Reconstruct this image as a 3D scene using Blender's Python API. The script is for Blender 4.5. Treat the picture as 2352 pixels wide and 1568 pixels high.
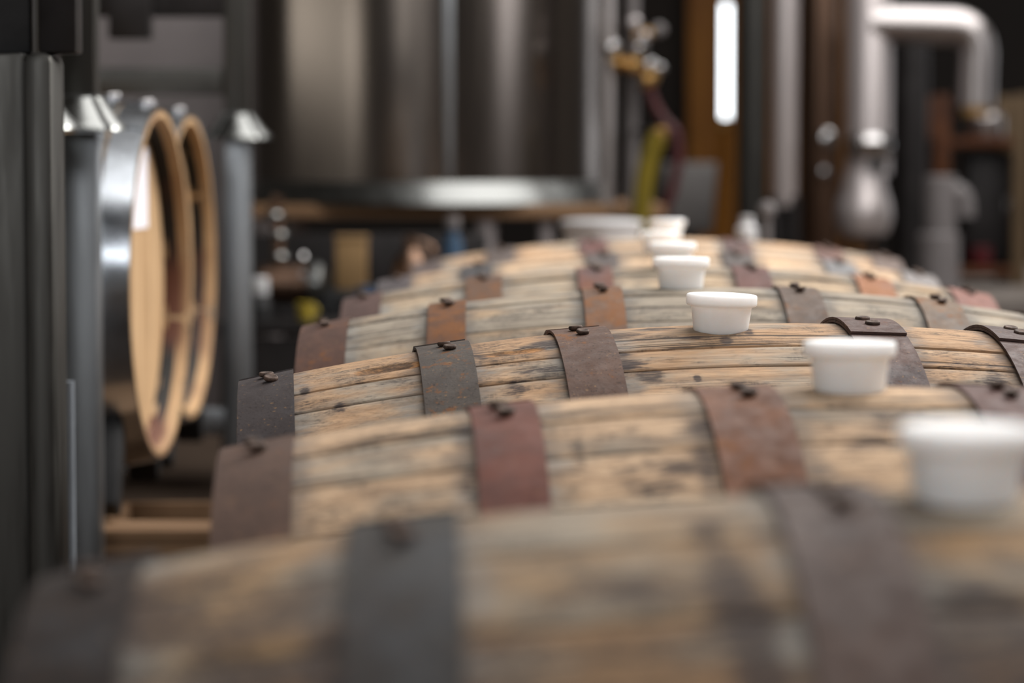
import bpy, bmesh, math, random
from mathutils import Vector, Matrix, noise

# ------------------------------------------------------------------ start, camera, world, lights, exposure
for _o in list(bpy.data.objects):
    bpy.data.objects.remove(_o)
SC = bpy.context.scene
COL = SC.collection
RAD = math.radians

CAM_H = 1.0
FPX = 6528.0                      # focal length in pixels of the 2352 wide frame
PITCH = math.atan((784.0 - 370.0) / FPX)
cam_data = bpy.data.cameras.new('camera')
cam_data.sensor_width = 36.0
cam_data.lens = FPX / 2352.0 * 36.0
cam_data.clip_start, cam_data.clip_end = 0.05, 80.0
cam_data.dof.use_dof = True
cam_data.dof.focus_distance = 2.69
cam_data.dof.aperture_fstop = 4.0
camera = bpy.data.objects.new('camera', cam_data)
camera.location = (0, 0, CAM_H)
camera.rotation_euler = (math.pi / 2 - PITCH, 0, 0)
COL.objects.link(camera)
SC.camera = camera

SC.view_settings.view_transform = 'Standard'
SC.view_settings.look = 'None'
SC.view_settings.gamma = 1.0
SC.view_settings.use_curve_mapping = False
SC.view_settings.exposure = 0.52
SC.cycles.use_denoising = True
SC.cycles.max_bounces = 6
SC.cycles.sample_clamp_indirect = 6.0

world = bpy.data.worlds.new('world')
world.use_nodes = True
world.node_tree.nodes['Background'].inputs[0].default_value = (0.75, 0.85, 1.0, 1)
world.node_tree.nodes['Background'].inputs[1].default_value = 0.35
SC.world = world


def area_light(name, loc, target, sx, sy, power, color):
    d = bpy.data.lights.new(name, 'AREA')
    d.shape = 'RECTANGLE'
    d.size, d.size_y = sx, sy
    d.energy = power
    d.color = color
    o = bpy.data.objects.new(name, d)
    o.location = loc
    o.rotation_euler = (Vector(target) - Vector(loc)).to_track_quat('-Z', 'Y').to_euler()
    COL.objects.link(o)
    return o


# daylight through the roof lights, the loading door on the right and a high window behind the camera, plus one added fill lamp
area_light('roof_light', (2.9, 6.0, 5.35), (2.9, 6.0, 0), 5.8, 9.5, 570, (1.0, 0.975, 0.95))
area_light('right_fill_light', (2.3, 5.0, 2.7), (0.5, 4.2, 0.9), 0.7, 0.7, 62, (1.0, 0.97, 0.92))  # added fill without a known fixture, brightens the right ends of the barrels
area_light('rear_roof_light', (-0.4, -4.3, 5.3), (-0.4, -4.3, 0), 1.4, 1.8, 45, (0.97, 0.98, 1.0))
area_light('front_window_light', (-1.4, -5.8, 4.3), (-1.2, 4.0, 2.6), 6.5, 1.9, 165, (0.97, 0.98, 1.0))
area_light('front_low_window_light', (-2.5, -5.8, 2.3), (-2.5, 4.0, 2.3), 4.6, 1.4, 17, (1.0, 0.97, 0.9))
area_light('loading_door_light', (6.3, 13.0, 1.8), (0, 12.0, 1.8), 2.4, 2.8, 26, (0.92, 0.95, 1.0))
area_light('right_window_light', (6.3, 3.2, 2.6), (0, 3.6, 2.0), 3.0, 2.0, 40, (0.95, 0.96, 1.0))
area_light('left_window_light', (-5.3, 4.7, 1.62), (0, 4.7, 1.62), 6.6, 0.45, 16, (1.0, 0.96, 0.86))
area_light('left_pane_light', (-5.28, 2.9, 1.62), (0, 2.9, 1.62), 0.4, 0.45, 2, (1.0, 0.97, 0.9))

# ------------------------------------------------------------------ helpers


def at(px, py, Y):
    """World point where the sight line through picture point (px, py) crosses the plane y = Y."""
    d = Vector(((px - 1176.0) / FPX, 1.0, -(py - 784.0) / FPX))
    c, s = math.cos(PITCH), math.sin(PITCH)
    w = Vector((d.x, d.y * c + d.z * s, -d.y * s + d.z * c))
    return Vector((0, 0, CAM_H)) + w * (Y / w.y)


def project(p):
    v = Vector(p) - Vector((0, 0, CAM_H))
    c, s = math.cos(PITCH), math.sin(PITCH)
    y = v.y * c - v.z * s
    z = v.y * s + v.z * c
    return 1176.0 + FPX * v.x / y, 784.0 - FPX * z / y


class MB:
    """Collects shapes and links them as one mesh object."""

    def __init__(self):
        self.v, self.f = [], []

    def add(self, verts, faces, M=None):
        b = len(self.v)
        self.v += [tuple(M @ Vector(p)) if M is not None else tuple(p) for p in verts]
        self.f += [tuple(i + b for i in f) for f in faces]
        return self

    def box(self, c, s, rot=None, bevel=0.0):
        M = Matrix.Translation(c)
        if rot:
            from mathutils import Euler
            M = M @ Euler(rot).to_matrix().to_4x4()
        x, y, z = s[0] / 2, s[1] / 2, s[2] / 2
        b = min(bevel, x * .9, y * .9, z * .9)
        if b <= 0:
            vs = [(i * x, j * y, k * z) for i in (-1, 1) for j in (-1, 1) for k in (-1, 1)]
            fs = [(0, 1, 3, 2), (4, 6, 7, 5), (0, 4, 5, 1), (2, 3, 7, 6), (0, 2, 6, 4), (1, 5, 7, 3)]
            return self.add(vs, fs, M)
        bm = bmesh.new()
        bmesh.ops.create_cube(bm, size=1.0)
        for v in bm.verts:
            v.co = Vector((v.co.x * s[0], v.co.y * s[1], v.co.z * s[2]))
        bmesh.ops.bevel(bm, geom=bm.edges[:], offset=b, segments=2, affect='EDGES', profile=0.5)
        bm.verts.index_update()
        self.add([v.co.copy() for v in bm.verts], [[v.index for v in f.verts] for f in bm.faces], M)
        bm.free()
        return self

    def lathe(self, prof, n=32, M=None):
        """prof: list of (r, z) from bottom to top; r = 0 closes it."""
        vs, fs, rows = [], [], []
        for r, z in prof:
            if r < 1e-6:
                rows.append([len(vs)])
                vs.append((0, 0, z))
            else:
                rows.append([len(vs) + i for i in range(n)])
                vs += [(r * math.cos(2 * math.pi * i / n), r * math.sin(2 * math.pi * i / n), z) for i in range(n)]
        for a, b in zip(rows, rows[1:]):
            for i in range(n):
                j = (i + 1) % n
                if len(a) == 1 and len(b) == 1:
                    continue
                if len(a) == 1:
                    fs.append((a[0], b[j], b[i]))
                elif len(b) == 1:
                    fs.append((a[i], a[j], b[0]))
                else:
                    fs.append((a[i], a[j], b[j], b[i]))
        return self.add(vs, fs, M)

    def cyl(self, p0, p1, r, n=24, r1=None):
        p0, p1 = Vector(p0), Vector(p1)
        L = (p1 - p0).length
        q = (p1 - p0).to_track_quat('Z', 'Y').to_matrix().to_4x4()
        r1 = r if r1 is None else r1
        e = min(r, r1) * 0.08
        return self.lathe([(0, 0), (r - e, 0), (r, e), (r1, L - e), (r1 - e, L), (0, L)], n, Matrix.Translation(p0) @ q)

    def tube(self, pts, r, n=16):
        pts = [Vector(p) for p in pts]
        vs, fs = [], []
        up = Vector((0.13, 0.31, 0.94)).normalized()
        prev = None
        for i, p in enumerate(pts):
            t = (pts[min(i + 1, len(pts) - 1)] - pts[max(i - 1, 0)]).normalized()
            if prev is None:
                a = t.cross(up).normalized()
            else:
                a = (prev - t * prev.dot(t)).normalized()
            prev = a
            b = t.cross(a)
            vs += [p + (a * math.cos(2 * math.pi * k / n) + b * math.sin(2 * math.pi * k / n)) * r for k in range(n)]
        for i in range(len(pts) - 1):
            for k in range(n):
                m = (k + 1) % n
                fs.append((i * n + k, i * n + m, (i + 1) * n + m, (i + 1) * n + k))
        fs.append(tuple(range(n))[::-1])
        fs.append(tuple((len(pts) - 1) * n + k for k in range(n)))
        return self.add(vs, fs)

    def build(self, name, mat, parent=None, smooth=True, angle=35):
        me = bpy.data.meshes.new(name)
        me.from_pydata(self.v, [], self.f)
        return link_mesh(name, me, mat, parent, smooth, angle)


def link_mesh(name, me, mat, parent=None, smooth=True, angle=35):
    bm = bmesh.new()
    bm.from_mesh(me)
    bmesh.ops.recalc_face_normals(bm, faces=bm.faces[:])
    bm.to_mesh(me)
    bm.free()
    if smooth:
        me.polygons.foreach_set('use_smooth', [True] * len(me.polygons))
        me.set_sharp_from_angle(angle=RAD(angle))
    if mat:
        me.materials.append(mat)
    o = bpy.data.objects.new(name, me)
    COL.objects.link(o)
    if parent:
        o.parent = parent
    return o


def arc(p, q, c, n=8):
    """Quadratic curve p -> q bending at c."""
    p, q, c = Vector(p), Vector(q), Vector(c)
    return [p * (1 - t) ** 2 + c * 2 * t * (1 - t) + q * t * t for t in [i / n for i in range(n + 1)]]


def tag(o, label=None, cat=None, group=None, kind=None):
    if label: o['label'] = label
    if cat: o['category'] = cat
    if group: o['group'] = group
    if kind: o['kind'] = kind
    return o


def thing(name, label, cat, loc=(0, 0, 0), rot=(0, 0, 0), group=None):
    o = bpy.data.objects.new(name, None)
    o.empty_display_size = 0.1
    o.location = loc
    o.rotation_euler = rot
    COL.objects.link(o)
    return tag(o, label, cat, group)


# ------------------------------------------------------------------ materials


class NT:
    def __init__(self, name):
        self.m = bpy.data.materials.new(name)
        self.m.use_nodes = True
        self.t = self.m.node_tree
        self.b = self.t.nodes['Principled BSDF']

    def n(self, typ, **kw):
        nd = self.t.nodes.new(typ)
        for k, v in kw.items():
            setattr(nd, k, v)
        return nd

    def l(self, a, b):
        self.t.links.new(a, b)

    def val(self, sock, v):
        if isinstance(v, (int, float)):
            sock.default_value = v
        elif isinstance(v, tuple):
            sock.default_value = v if len(v) == 4 or sock.type == 'VECTOR' else (*v, 1)
        else:
            self.l(v, sock)

    def math(self, op, a, b=0.0, c=None, clamp=False):
        nd = self.n('ShaderNodeMath', operation=op, use_clamp=clamp)
        self.val(nd.inputs[0], a)
        self.val(nd.inputs[1], b)
        if c is not None:
            self.val(nd.inputs[2], c)
        return nd.outputs[0]

    def vmath(self, op, a, b):
        nd = self.n('ShaderNodeVectorMath', operation=op)
        self.val(nd.inputs[0], a)
        self.val(nd.inputs[1], b)
        return nd.outputs[0]

    def mix(self, f, a, b, blend='MIX'):
        nd = self.n('ShaderNodeMix', data_type='RGBA', blend_type=blend)
        self.val(nd.inputs[0], f)
        self.val(nd.inputs[6], a)
        self.val(nd.inputs[7], b)
        return nd.outputs[2]

    def noise(self, vec, scale=1.0, detail=4.0, rough=0.55, dist=0.0):
        nd = self.n('ShaderNodeTexNoise')
        self.l(vec, nd.inputs['Vector'])
        nd.inputs['Scale'].default_value = scale
        nd.inputs['Detail'].default_value = detail
        nd.inputs['Roughness'].default_value = rough
        nd.inputs['Distortion'].default_value = dist
        return nd.outputs[0]

    def step(self, v, a, b, lo=0.0, hi=1.0):
        nd = self.n('ShaderNodeMapRange', interpolation_type='SMOOTHSTEP')
        self.val(nd.inputs[0], v)
        for i, x in enumerate((a, b, lo, hi)):
            self.val(nd.inputs[i + 1], x)
        return nd.outputs[0]

    def coords(self, rnd=True):
        c = self.n('ShaderNodeTexCoord').outputs['Object']
        self.info = self.n('ShaderNodeObjectInfo')
        if rnd:
            r = self.math('MULTIPLY', self.info.outputs['Random'], 37.0)
            c = self.vmath('ADD', c, r)
        return c

    def bump(self, h, strength=0.3, dist=0.002):
        nd = self.n('ShaderNodeBump')
        nd.inputs['Strength'].default_value = strength
        nd.inputs['Distance'].default_value = dist
        self.l(h, nd.inputs['Height'])
        self.l(nd.outputs[0], self.b.inputs['Normal'])

    def out(self, color=None, rough=None, metal=None, **kw):
        if color is not None: self.val(self.b.inputs['Base Color'], color)
        if rough is not None: self.val(self.b.inputs['Roughness'], rough)
        if metal is not None: self.val(self.b.inputs['Metallic'], metal)
        for k, v in kw.items():
            self.val(self.b.inputs[k], v)
        return self.m


def mat_stave():
    """Weathered oak: object colour = tint of the stave, its alpha = how grey it has gone.
    Attributes: hoop_gap = metres to the nearest hoop edge, blot = dark blots, rot = punky orange wood."""
    k = NT('weathered_oak')
    c = k.coords()
    info = k.info
    gap = k.n('ShaderNodeAttribute', attribute_name='hoop_gap').outputs['Fac']
    blot = k.n('ShaderNodeAttribute', attribute_name='blot').outputs['Fac']
    rot = k.n('ShaderNodeAttribute', attribute_name='rot').outputs['Fac']
    fine = k.noise(k.vmath('MULTIPLY', c, (38.0, 850.0, 850.0)), 1, 3, .65)
    mid = k.noise(k.vmath('MULTIPLY', c, (5.0, 85.0, 85.0)), 1, 6, .68, .3)
    wide = k.noise(k.vmath('MULTIPLY', c, (7.0, 16.0, 16.0)), 1, 5, .62)
    wide2 = k.noise(k.vmath('MULTIPLY', k.vmath('ADD', c, (3.1, 7.7, 1.9)), (16.0, 30.0, 30.0)), 1, 6, .7)
    saw = k.noise(k.vmath('MULTIPLY', c, (420.0, 60.0, 60.0)), 1, 2, .5)
    sep = k.n('ShaderNodeSeparateXYZ')
    k.l(c, sep.inputs[0])
    wav = k.noise(k.vmath('MULTIPLY', c, (9.0, 4.0, 4.0)), 1, 3, .5)
    yw = k.math('ADD', sep.outputs['Y'], k.math('MULTIPLY', wav, .012))
    cy = k.n('ShaderNodeCombineXYZ')
    k.l(yw, cy.inputs['Y'])
    k.l(k.math('MULTIPLY', info.outputs['Random'], 91.0), cy.inputs['X'])
    line = k.noise(k.vmath('MULTIPLY', cy.outputs[0], (1.0, 62.0, 1.0)), 1, 1, .4)
    cmask = k.noise(k.vmath('MULTIPLY', k.vmath('ADD', c, (5.0, 1.0, 2.0)), (4.5, 22.0, 22.0)), 1, 3, .6)
    tint = info.outputs['Color']
    col = k.mix(k.step(mid, .32, .68), k.mix(.5, tint, (0.22, 0.125, 0.07)), tint)
    col = k.mix(k.math('MULTIPLY', k.step(fine, .46, .66), .55), col, (0.15, 0.085, 0.048))
    # grey weathering
    g = k.math('MULTIPLY', k.step(k.math('ADD', wide, k.math('MULTIPLY', info.outputs['Alpha'], .28)), .48, .72), .82)
    grey = k.mix(k.step(mid, .3, .7), (0.175, 0.155, 0.13), (0.37, 0.335, 0.275))
    col = k.mix(g, col, grey)
    # dark mildew streaks along the grain
    s = k.math('MULTIPLY', k.step(wide2, .47, .60), k.step(fine, .40, .56))
    s = k.math('MULTIPLY', s, k.step(saw, .25, .6, .45, 1.0))
    col = k.mix(k.math('MULTIPLY', s, .78), col, (0.045, 0.038, 0.035))
    # thin drying cracks
    ln = k.math('ABSOLUTE', k.math('SUBTRACT', line, .5))
    crack = k.math('MULTIPLY', k.step(ln, .006, .016, 1, 0), k.step(cmask, .50, .58))
    col = k.mix(k.math('MULTIPLY', crack, .85), col, (0.03, 0.022, 0.018))
    # blue-black iron stain beside the hoops
    st = k.math('MULTIPLY', k.step(k.math('ADD', gap, k.math('MULTIPLY', k.math('SUBTRACT', wide2, .5), .09)), .0, .022, 1, 0),
                k.step(mid, .25, .62))
    col = k.mix(k.math('MULTIPLY', st, .72), col, k.mix(k.step(wide, .45, .6), (0.055, 0.057, 0.065), (0.20, 0.20, 0.195)))
    # blots and rot
    bl = k.step(k.math('ADD', blot, k.math('ADD', k.math('MULTIPLY', k.math('SUBTRACT', wide2, .5), 1.6), k.math('MULTIPLY', k.math('SUBTRACT', fine, .5), 1.6))), .35, .85)
    bl = k.math('MULTIPLY', k.math('MULTIPLY', bl, k.step(blot, .04, .35)), k.step(fine, .32, .52, .35, 1))
    col = k.mix(k.math('MULTIPLY', bl, .9), col, (0.045, 0.035, 0.035))
    rt = k.math('MULTIPLY', k.step(rot, .15, .5), k.step(mid, .2, .5))
    col = k.mix(k.math('MULTIPLY', rt, .85), col, k.mix(k.step(wide2, .45, .6), (0.42, 0.20, 0.07), (0.05, 0.025, 0.012)))
    h = k.math('ADD', k.math('MULTIPLY', fine, .45), k.math('MULTIPLY', mid, .6))
    h = k.math('SUBTRACT', h, k.math('MULTIPLY', crack, 1.3))
    h = k.math('SUBTRACT', h, k.math('MULTIPLY', rt, k.math('MULTIPLY', wide2, 2.0)))
    k.bump(h, .55, .0022)
    return k.out(col, .82, 0.0, **{'Specular IOR Level': .25})


def mat_rust():
    """Old hoop steel: object colour = its main tone, alpha = share of orange rust."""
    k = NT('rusted_hoop_steel')
    c = k.coords()
    info = k.info
    a = k.noise(c, 24, 6, .65)
    b = k.noise(c, 70, 6, .7)
    d = k.noise(k.vmath('ADD', c, (4.2, 1.3, 8.8)), 11, 4, .6)
    sp = k.noise(c, 330, 2, .6)
    base = info.outputs['Color']
    col = k.mix(k.step(a, .38, .64), k.mix(.35, base, (0.035, 0.026, 0.025)), base)
    col = k.mix(k.math('MULTIPLY', k.step(d, .54, .68), .4), col, (0.075, 0.082, 0.093))
    thr = k.math('SUBTRACT', .72, k.math('MULTIPLY', info.outputs['Alpha'], .30))
    o = k.step(k.math('ADD', k.math('MULTIPLY', b, .6), k.math('MULTIPLY', a, .4)), thr, k.math('ADD', thr, .07))
    col = k.mix(k.math('MULTIPLY', o, .7), col, k.mix(b, (0.10, 0.036, 0.016), (0.26, 0.105, 0.03)))
    col = k.mix(k.math('MULTIPLY', k.step(sp, .60, .68), .6), col, (0.02, 0.015, 0.014))
    sp2 = k.noise(k.vmath('ADD', c, (2.0, 9.0, 4.0)), 210, 3, .6)
    col = k.mix(k.math('MULTIPLY', k.step(sp2, .64, .70), .55), col, (0.30, 0.17, 0.075))
    k.bump(k.math('ADD', k.math('MULTIPLY', b, .6), k.math('MULTIPLY', sp, .4)), .35, .0012)
    return k.out(col, k.step(b, .3, .7, .5, .78), .1, **{'Specular IOR Level': .2})


def mat_plain(name, color, rough=.5, metal=0.0, var=.25, scale=18.0, bump=0.0, stretch=(1, 1, 1), **kw):
    k = NT(name)
    c = k.vmath('MULTIPLY', k.coords(), stretch)
    n = k.noise(c, scale, 5, .6)
    dark = tuple(x * (1 - var) for x in color)
    lite = tuple(min(1, x * (1 + var)) for x in color)
    col = k.mix(k.step(n, .3, .7), dark, lite)
    if bump:
        k.bump(n, bump, .002)
    kw.setdefault('Specular IOR Level', .3)
    return k.out(col, rough, metal, **kw)


def mat_steel(name, color, rough, stretch=(60, 60, 1.5), var=.12, metal=1.0, aniso=0.0):
    k = NT(name)
    c = k.vmath('MULTIPLY', k.coords(), stretch)
    n = k.noise(c, 4, 4, .6)
    col = k.mix(n, tuple(x * (1 - var) for x in color), tuple(min(1, x * (1 + var)) for x in color))
    r = k.step(n, .2, .8, rough * .8, rough * 1.2)
    return k.out(col, r, metal, Anisotropic=aniso)


def mat_wood(name, ca, cb, scale=(3, 60, 60), rough=.7):
    k = NT(name)
    c = k.coords()
    g = k.noise(k.vmath('MULTIPLY', c, scale), 1, 5, .6, .5)
    w = k.noise(c, 6, 4, .6)
    col = k.mix(k.step(g, .3, .7), ca, cb)
    col = k.mix(k.math('MULTIPLY', k.step(w, .5, .75), .35), col, tuple(x * .45 for x in ca))
    k.bump(g, .3, .002)
    return k.out(col, rough, None, **{'Specular IOR Level': .15})


def mat_concrete(name, ca, cb):
    k = NT(name)
    c = k.coords(False)
    a = k.noise(c, .9, 6, .6)
    b = k.noise(c, 14, 6, .7)
    col = k.mix(k.step(a, .35, .65), ca, cb)
    col = k.mix(k.math('MULTIPLY', k.step(b, .5, .7), .4), col, tuple(x * .5 for x in ca))
    k.bump(b, .25, .003)
    return k.out(col, k.step(a, .3, .7, .6, .85), None, **{'Specular IOR Level': .08})


def mat_chime():
    """Inner chime: black char deep inside, toasted then raw oak at the rim (x = metres from the rim)."""
    k = NT('charred_chime_wood')
    at_ = k.n('ShaderNodeAttribute', attribute_name='char').outputs['Fac']
    c = k.coords()
    n = k.noise(k.vmath('MULTIPLY', c, (30, 18, 18)), 1, 5, .65)
    v = k.math('ADD', at_, k.math('MULTIPLY', k.math('SUBTRACT', n, .5), .25))
    col = k.mix(k.step(v, .45, .62), (0.40, 0.25, 0.125), (0.008, 0.007, 0.006))
    w = k.noise(c, 3.2, 2, .5)
    col = k.mix(k.math('MULTIPLY', k.step(w, .52, .62), k.step(v, .1, .45, .35, .9)), col, (0.10, 0.03, 0.012))
    return k.out(col, .75)


M = {
    'oak': mat_stave(),
    'rust': mat_rust(),
    'rivet': mat_plain('rusted_rivet_iron', (0.075, 0.048, 0.036), .7, .3, .6, 160, .4),
    'bung': mat_plain('white_silicone', (0.92, 0.915, 0.91), .38, 0, .03, 30, 0, **{'Subsurface Weight': .9, 'Subsurface Scale': .014, 'Subsurface Radius': (1.0, .9, .85)}),
    'headwood': mat_wood('raw_oak_head', (0.40, 0.25, 0.13), (0.56, 0.38, 0.22), (60, 60, 2.5), .65),
    'oldhead': mat_wood('weathered_oak_head', (0.16, 0.11, 0.07), (0.30, 0.22, 0.14), (60, 60, 2.5), .8),
    'chime': mat_chime(),
    'galv': mat_steel('galvanised_hoop_steel', (0.56, 0.60, 0.65), .22, (6, 6, 6), .12),
    'bell': mat_steel('worn_bell_steel', (0.19, 0.195, 0.19), .3, (9, 9, 9), .15),
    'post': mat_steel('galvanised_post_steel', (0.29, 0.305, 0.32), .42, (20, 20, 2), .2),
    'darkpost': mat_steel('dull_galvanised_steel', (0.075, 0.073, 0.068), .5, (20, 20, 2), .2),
    'stain': mat_steel('brushed_tank_steel', (0.19, 0.165, 0.148), .20, (90, 90, .8), .14, 1.0),
    'stain2': mat_steel('polished_column_steel', (0.42, 0.39, 0.385), .34, (40, 40, 1), .08),
    'chrome': mat_steel('polished_fitting_steel', (0.45, 0.44, 0.44), .16, (9, 9, 9), .05),
    'copper': mat_steel('tarnished_copper', (0.16, 0.10, 0.07), .38, (30, 30, 1), .25),
    'brass': mat_steel('dull_brass', (0.50, 0.30, 0.11), .3, (9, 9, 9), .2),
    'black': mat_plain('black_rubber', (0.018, 0.018, 0.019), .6, 0, .3, 20),
    'darksteel': mat_plain('dark_painted_steel', (0.016, 0.014, 0.014), .5, .4, .3, 12),
    'highlightpaint': mat_plain('pale_highlight_coating', (0.30, 0.33, 0.37), .35, 0.2, .1, 10),  # pale tone painted to imitate a highlight
    'pinksteel': mat_steel('satin_column_steel', (0.50, 0.455, 0.45), .40, (40, 40, 1), .08, .75),
    'paper': mat_plain('white_paper', (0.80, 0.79, 0.86), .8, 0, .03, 40),
    'door': mat_wood('varnished_door_wood', (0.105, 0.036, 0.002), (0.15, 0.058, 0.004), (40, 40, 2), .45),
    'crate': mat_wood('crate_pine', (0.15, 0.085, 0.045), (0.23, 0.14, 0.08), (3, 50, 50), .75),
    'timber': mat_wood('rail_timber', (0.17, 0.11, 0.065), (0.28, 0.19, 0.12), (50, 2.5, 50), .8),
    'tanbox': mat_wood('tan_box_wood', (0.17, 0.10, 0.045), (0.22, 0.14, 0.065), (40, 40, 3), .7),
    'shelfwood': mat_wood('orange_shelf_wood', (0.045, 0.014, 0.005), (0.07, 0.024, 0.008), (3, 40, 40), .5),
    'posttan': mat_wood('tan_post_wood', (0.075, 0.05, 0.027), (0.105, 0.07, 0.04), (40, 40, 2), .7),
    'yellow': mat_plain('yellow_plastic', (0.36, 0.27, 0.04), .4, 0, .15, 15),
    'olive': mat_plain('yellow_hose_rubber', (0.135, 0.098, 0.004), .45, 0, .25, 12),
    'red': mat_plain('red_hose_rubber', (0.045, 0.008, 0.009), .45, 0, .25, 12),
    'crimson': mat_plain('crimson_plastic', (0.055, 0.002, 0.004), .4, 0, .2, 12),
    'blue': mat_plain('blue_plastic', (0.012, 0.05, 0.20), .4, 0, .2, 15),
    'navy': mat_plain('navy_plastic', (0.016, 0.04, 0.075), .4, 0, .2, 15),
    'white': mat_plain('white_plastic', (0.46, 0.46, 0.47), .4, 0, .04, 15),
    'palegrey': mat_plain('pale_grey_paint', (0.22, 0.195, 0.195), .55, 0, .08, 5),
    'greybox': mat_plain('grey_enamel', (0.14, 0.132, 0.128), .5, 0, .1, 8),
    'greypvc': mat_plain('grey_pvc', (0.13, 0.118, 0.118), .45, 0, .08, 8),
    'floor': mat_concrete('worn_concrete', (0.065, 0.045, 0.034), (0.095, 0.068, 0.05)),
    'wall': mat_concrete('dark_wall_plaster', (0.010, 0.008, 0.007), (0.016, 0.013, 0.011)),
    'sidewall': mat_concrete('side_wall_plaster', (0.10, 0.09, 0.08), (0.14, 0.13, 0.12)),
    'ceil': mat_concrete('ceiling_sheet', (0.30, 0.29, 0.28), (0.36, 0.35, 0.34)),
    'platform': mat_concrete('platform_concrete', (0.105, 0.09, 0.082), (0.135, 0.118, 0.105)),
}
gl = NT('lit_window_glass')
M['glow'] = gl.out((0.8, 0.8, 0.8), .3, 0, **{'Emission Color': (0.88, 0.95, 1.0, 1), 'Emission Strength': 3.2})

# ------------------------------------------------------------------ the hall


def struct(name, mb, mat, smooth=False):
    return tag(mb.build(name, mat, None, smooth), kind='structure')


struct('floor', MB().box((0.5, 5, -.05), (12, 22, .1)), M['floor'])
struct('ceiling', MB().box((0.5, 5, 5.55), (12, 22, .1)), M['ceil'])
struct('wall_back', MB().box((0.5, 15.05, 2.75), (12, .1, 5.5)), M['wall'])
struct('wall_left', MB().box((-5.45, 5, 2.75), (.1, 22, 5.5)), M['sidewall'])
struct('wall_right', MB().box((6.45, 5, 2.75), (.1, 22, 5.5)), M['sidewall'])
struct('wall_front', MB().box((0.5, -5.95, 2.75), (12, .1, 5.5)), M['sidewall'])

# ------------------------------------------------------------------ barrels
HALF = 0.455
DROP = 0.045


class Barrel:
    def __init__(s, root, R, roll=0.0):
        s.root, s.R, s.roll = root, R, roll
        s.M = Matrix.Translation(root.location) @ root.rotation_euler.to_matrix().to_4x4() @ Matrix.Translation((0, 0, R))

    def r(s, x):
        return s.R - DROP * (abs(x) / HALF) ** 2

    def pt(s, x, th, dr=0.0):
        r = s.r(x) + dr
        return s.M @ Vector((x, -r * math.sin(th), r * math.cos(th)))

    def x_at(s, px, th):
        lo, hi = -HALF - .2, HALF + .2
        for _ in range(40):
            m = (lo + hi) / 2
            if project(s.pt(m, th))[0] < px: lo = m
            else: hi = m
        return (lo + hi) / 2

    def hit(s, px, py):
        o = Vector((0, 0, CAM_H))
        d = (at(px, py, 1.0) - o)
        Mi = s.M.inverted()
        Y = s.root.location.y
        t = Y - .5
        while t < Y + .3:
            p = Mi @ (o + d * t)
            if abs(p.x) < .6 and math.hypot(p.y, p.z) < s.r(p.x):
                return p.x, math.atan2(-p.y, p.z)
            t += .0008
        return None


def stave_t(x):
    """Stave thickness: the chime at each end is bevelled thinner from the inside."""
    f = max(0.0, min(1.0, (abs(x) - (HALF - .036)) / .036))
    return .027 - .017 * f


def make_stave(B, th0, th1, hoops, nx, ua, proud, color, grey, name='stave', blots=(), rots=(), rough_geo=False, seed=0):
    rnd = random.Random(seed)
    mid = (th0 + th1) / 2
    wob = rnd.random() * 50
    us = ua
    vs, gaps, bl, ro = [], [], [], []
    t = .027
    g = .00055
    nrow = len(us) + 2
    xs_st = [-HALF, -HALF + .012, -HALF + .024] + [(-HALF + .036) + 2 * (HALF - .036) * i / (nx - 6) for i in range(nx - 5)] + [HALF - .024, HALF - .012, HALF]
    for i in range(nx + 1):
        x = xs_st[i]
        r = B.r(x)
        gap = min([min(abs(x - a), abs(x - b)) if not a < x < b else 0.0 for a, b in hoops] + [9.0])
        for j, u in enumerate(us):
            e = min(u, 1 - u)
            dr = proud
            if e < 1e-6: dr -= .0065
            elif e < .035: dr -= .0014
            elif e < .11: dr -= .0003
            ph = (th0 - mid) + (th1 - th0) * u
            lim = g / r
            ph = max((th0 - mid) + lim, min((th1 - mid) - lim, ph))
            if e < .2:
                ph += noise.noise((x * 9, wob, 0)) * .0009 / r * (1 if u < .5 else -1) * (1 - e * 5)
            y = -r * ph
            b_ = q_ = 0.0
            for bx, bth, sx, sth, amp in blots:
                b_ = max(b_, amp * math.exp(-((x - bx) / sx) ** 2 - (r * (ph + mid - bth) / sth) ** 2))
            for bx, bth, sx, sth, amp in rots:
                q_ = max(q_, amp * math.exp(-((x - bx) / sx) ** 4 - (r * (ph + mid - bth) / sth) ** 4))
            if rough_geo:
                dr += noise.noise((x * 7 + wob, y * 130, wob)) * .0007 + noise.noise((x * 4, y * 25, wob)) * .0006
                if q_ > .05:
                    dr -= q_ * (.0022 + .0035 * max(0, noise.noise((x * 60, y * 190, 3.3 + wob))))
            rr = r + dr
            vs.append((x, -rr * math.sin(ph), rr * math.cos(ph)))
            gaps.append(gap); bl.append(b_); ro.append(q_)
        for ph in ((th1 - mid) - g / r, (th0 - mid) + g / r):
            rr = r - stave_t(x)
            vs.append((x, -rr * math.sin(ph), rr * math.cos(ph)))
            gaps.append(1.0); bl.append(0.0); ro.append(0.0)
    fs = []
    for i in range(nx):
        for j in range(nrow):
            k = (j + 1) % nrow
            fs.append((i * nrow + j, i * nrow + k, (i + 1) * nrow + k, (i + 1) * nrow + j))
    fs.append(tuple(range(nrow)))
    fs.append(tuple(nx * nrow + k for k in range(nrow))[::-1])
    me = bpy.data.meshes.new(name)
    me.from_pydata(vs, [], fs)
    for nm, data in (('hoop_gap', gaps), ('blot', bl), ('rot', ro)):
        at_ = me.attributes.new(nm, 'FLOAT', 'POINT')
        at_.data.foreach_set('value', data)
    o = link_mesh(name, me, M['oak'], B.root, True, 40)
    o.location = (0, 0, B.R)
    o.rotation_euler = (mid, 0, 0)
    o.color = (*color, grey)
    return o


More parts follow.
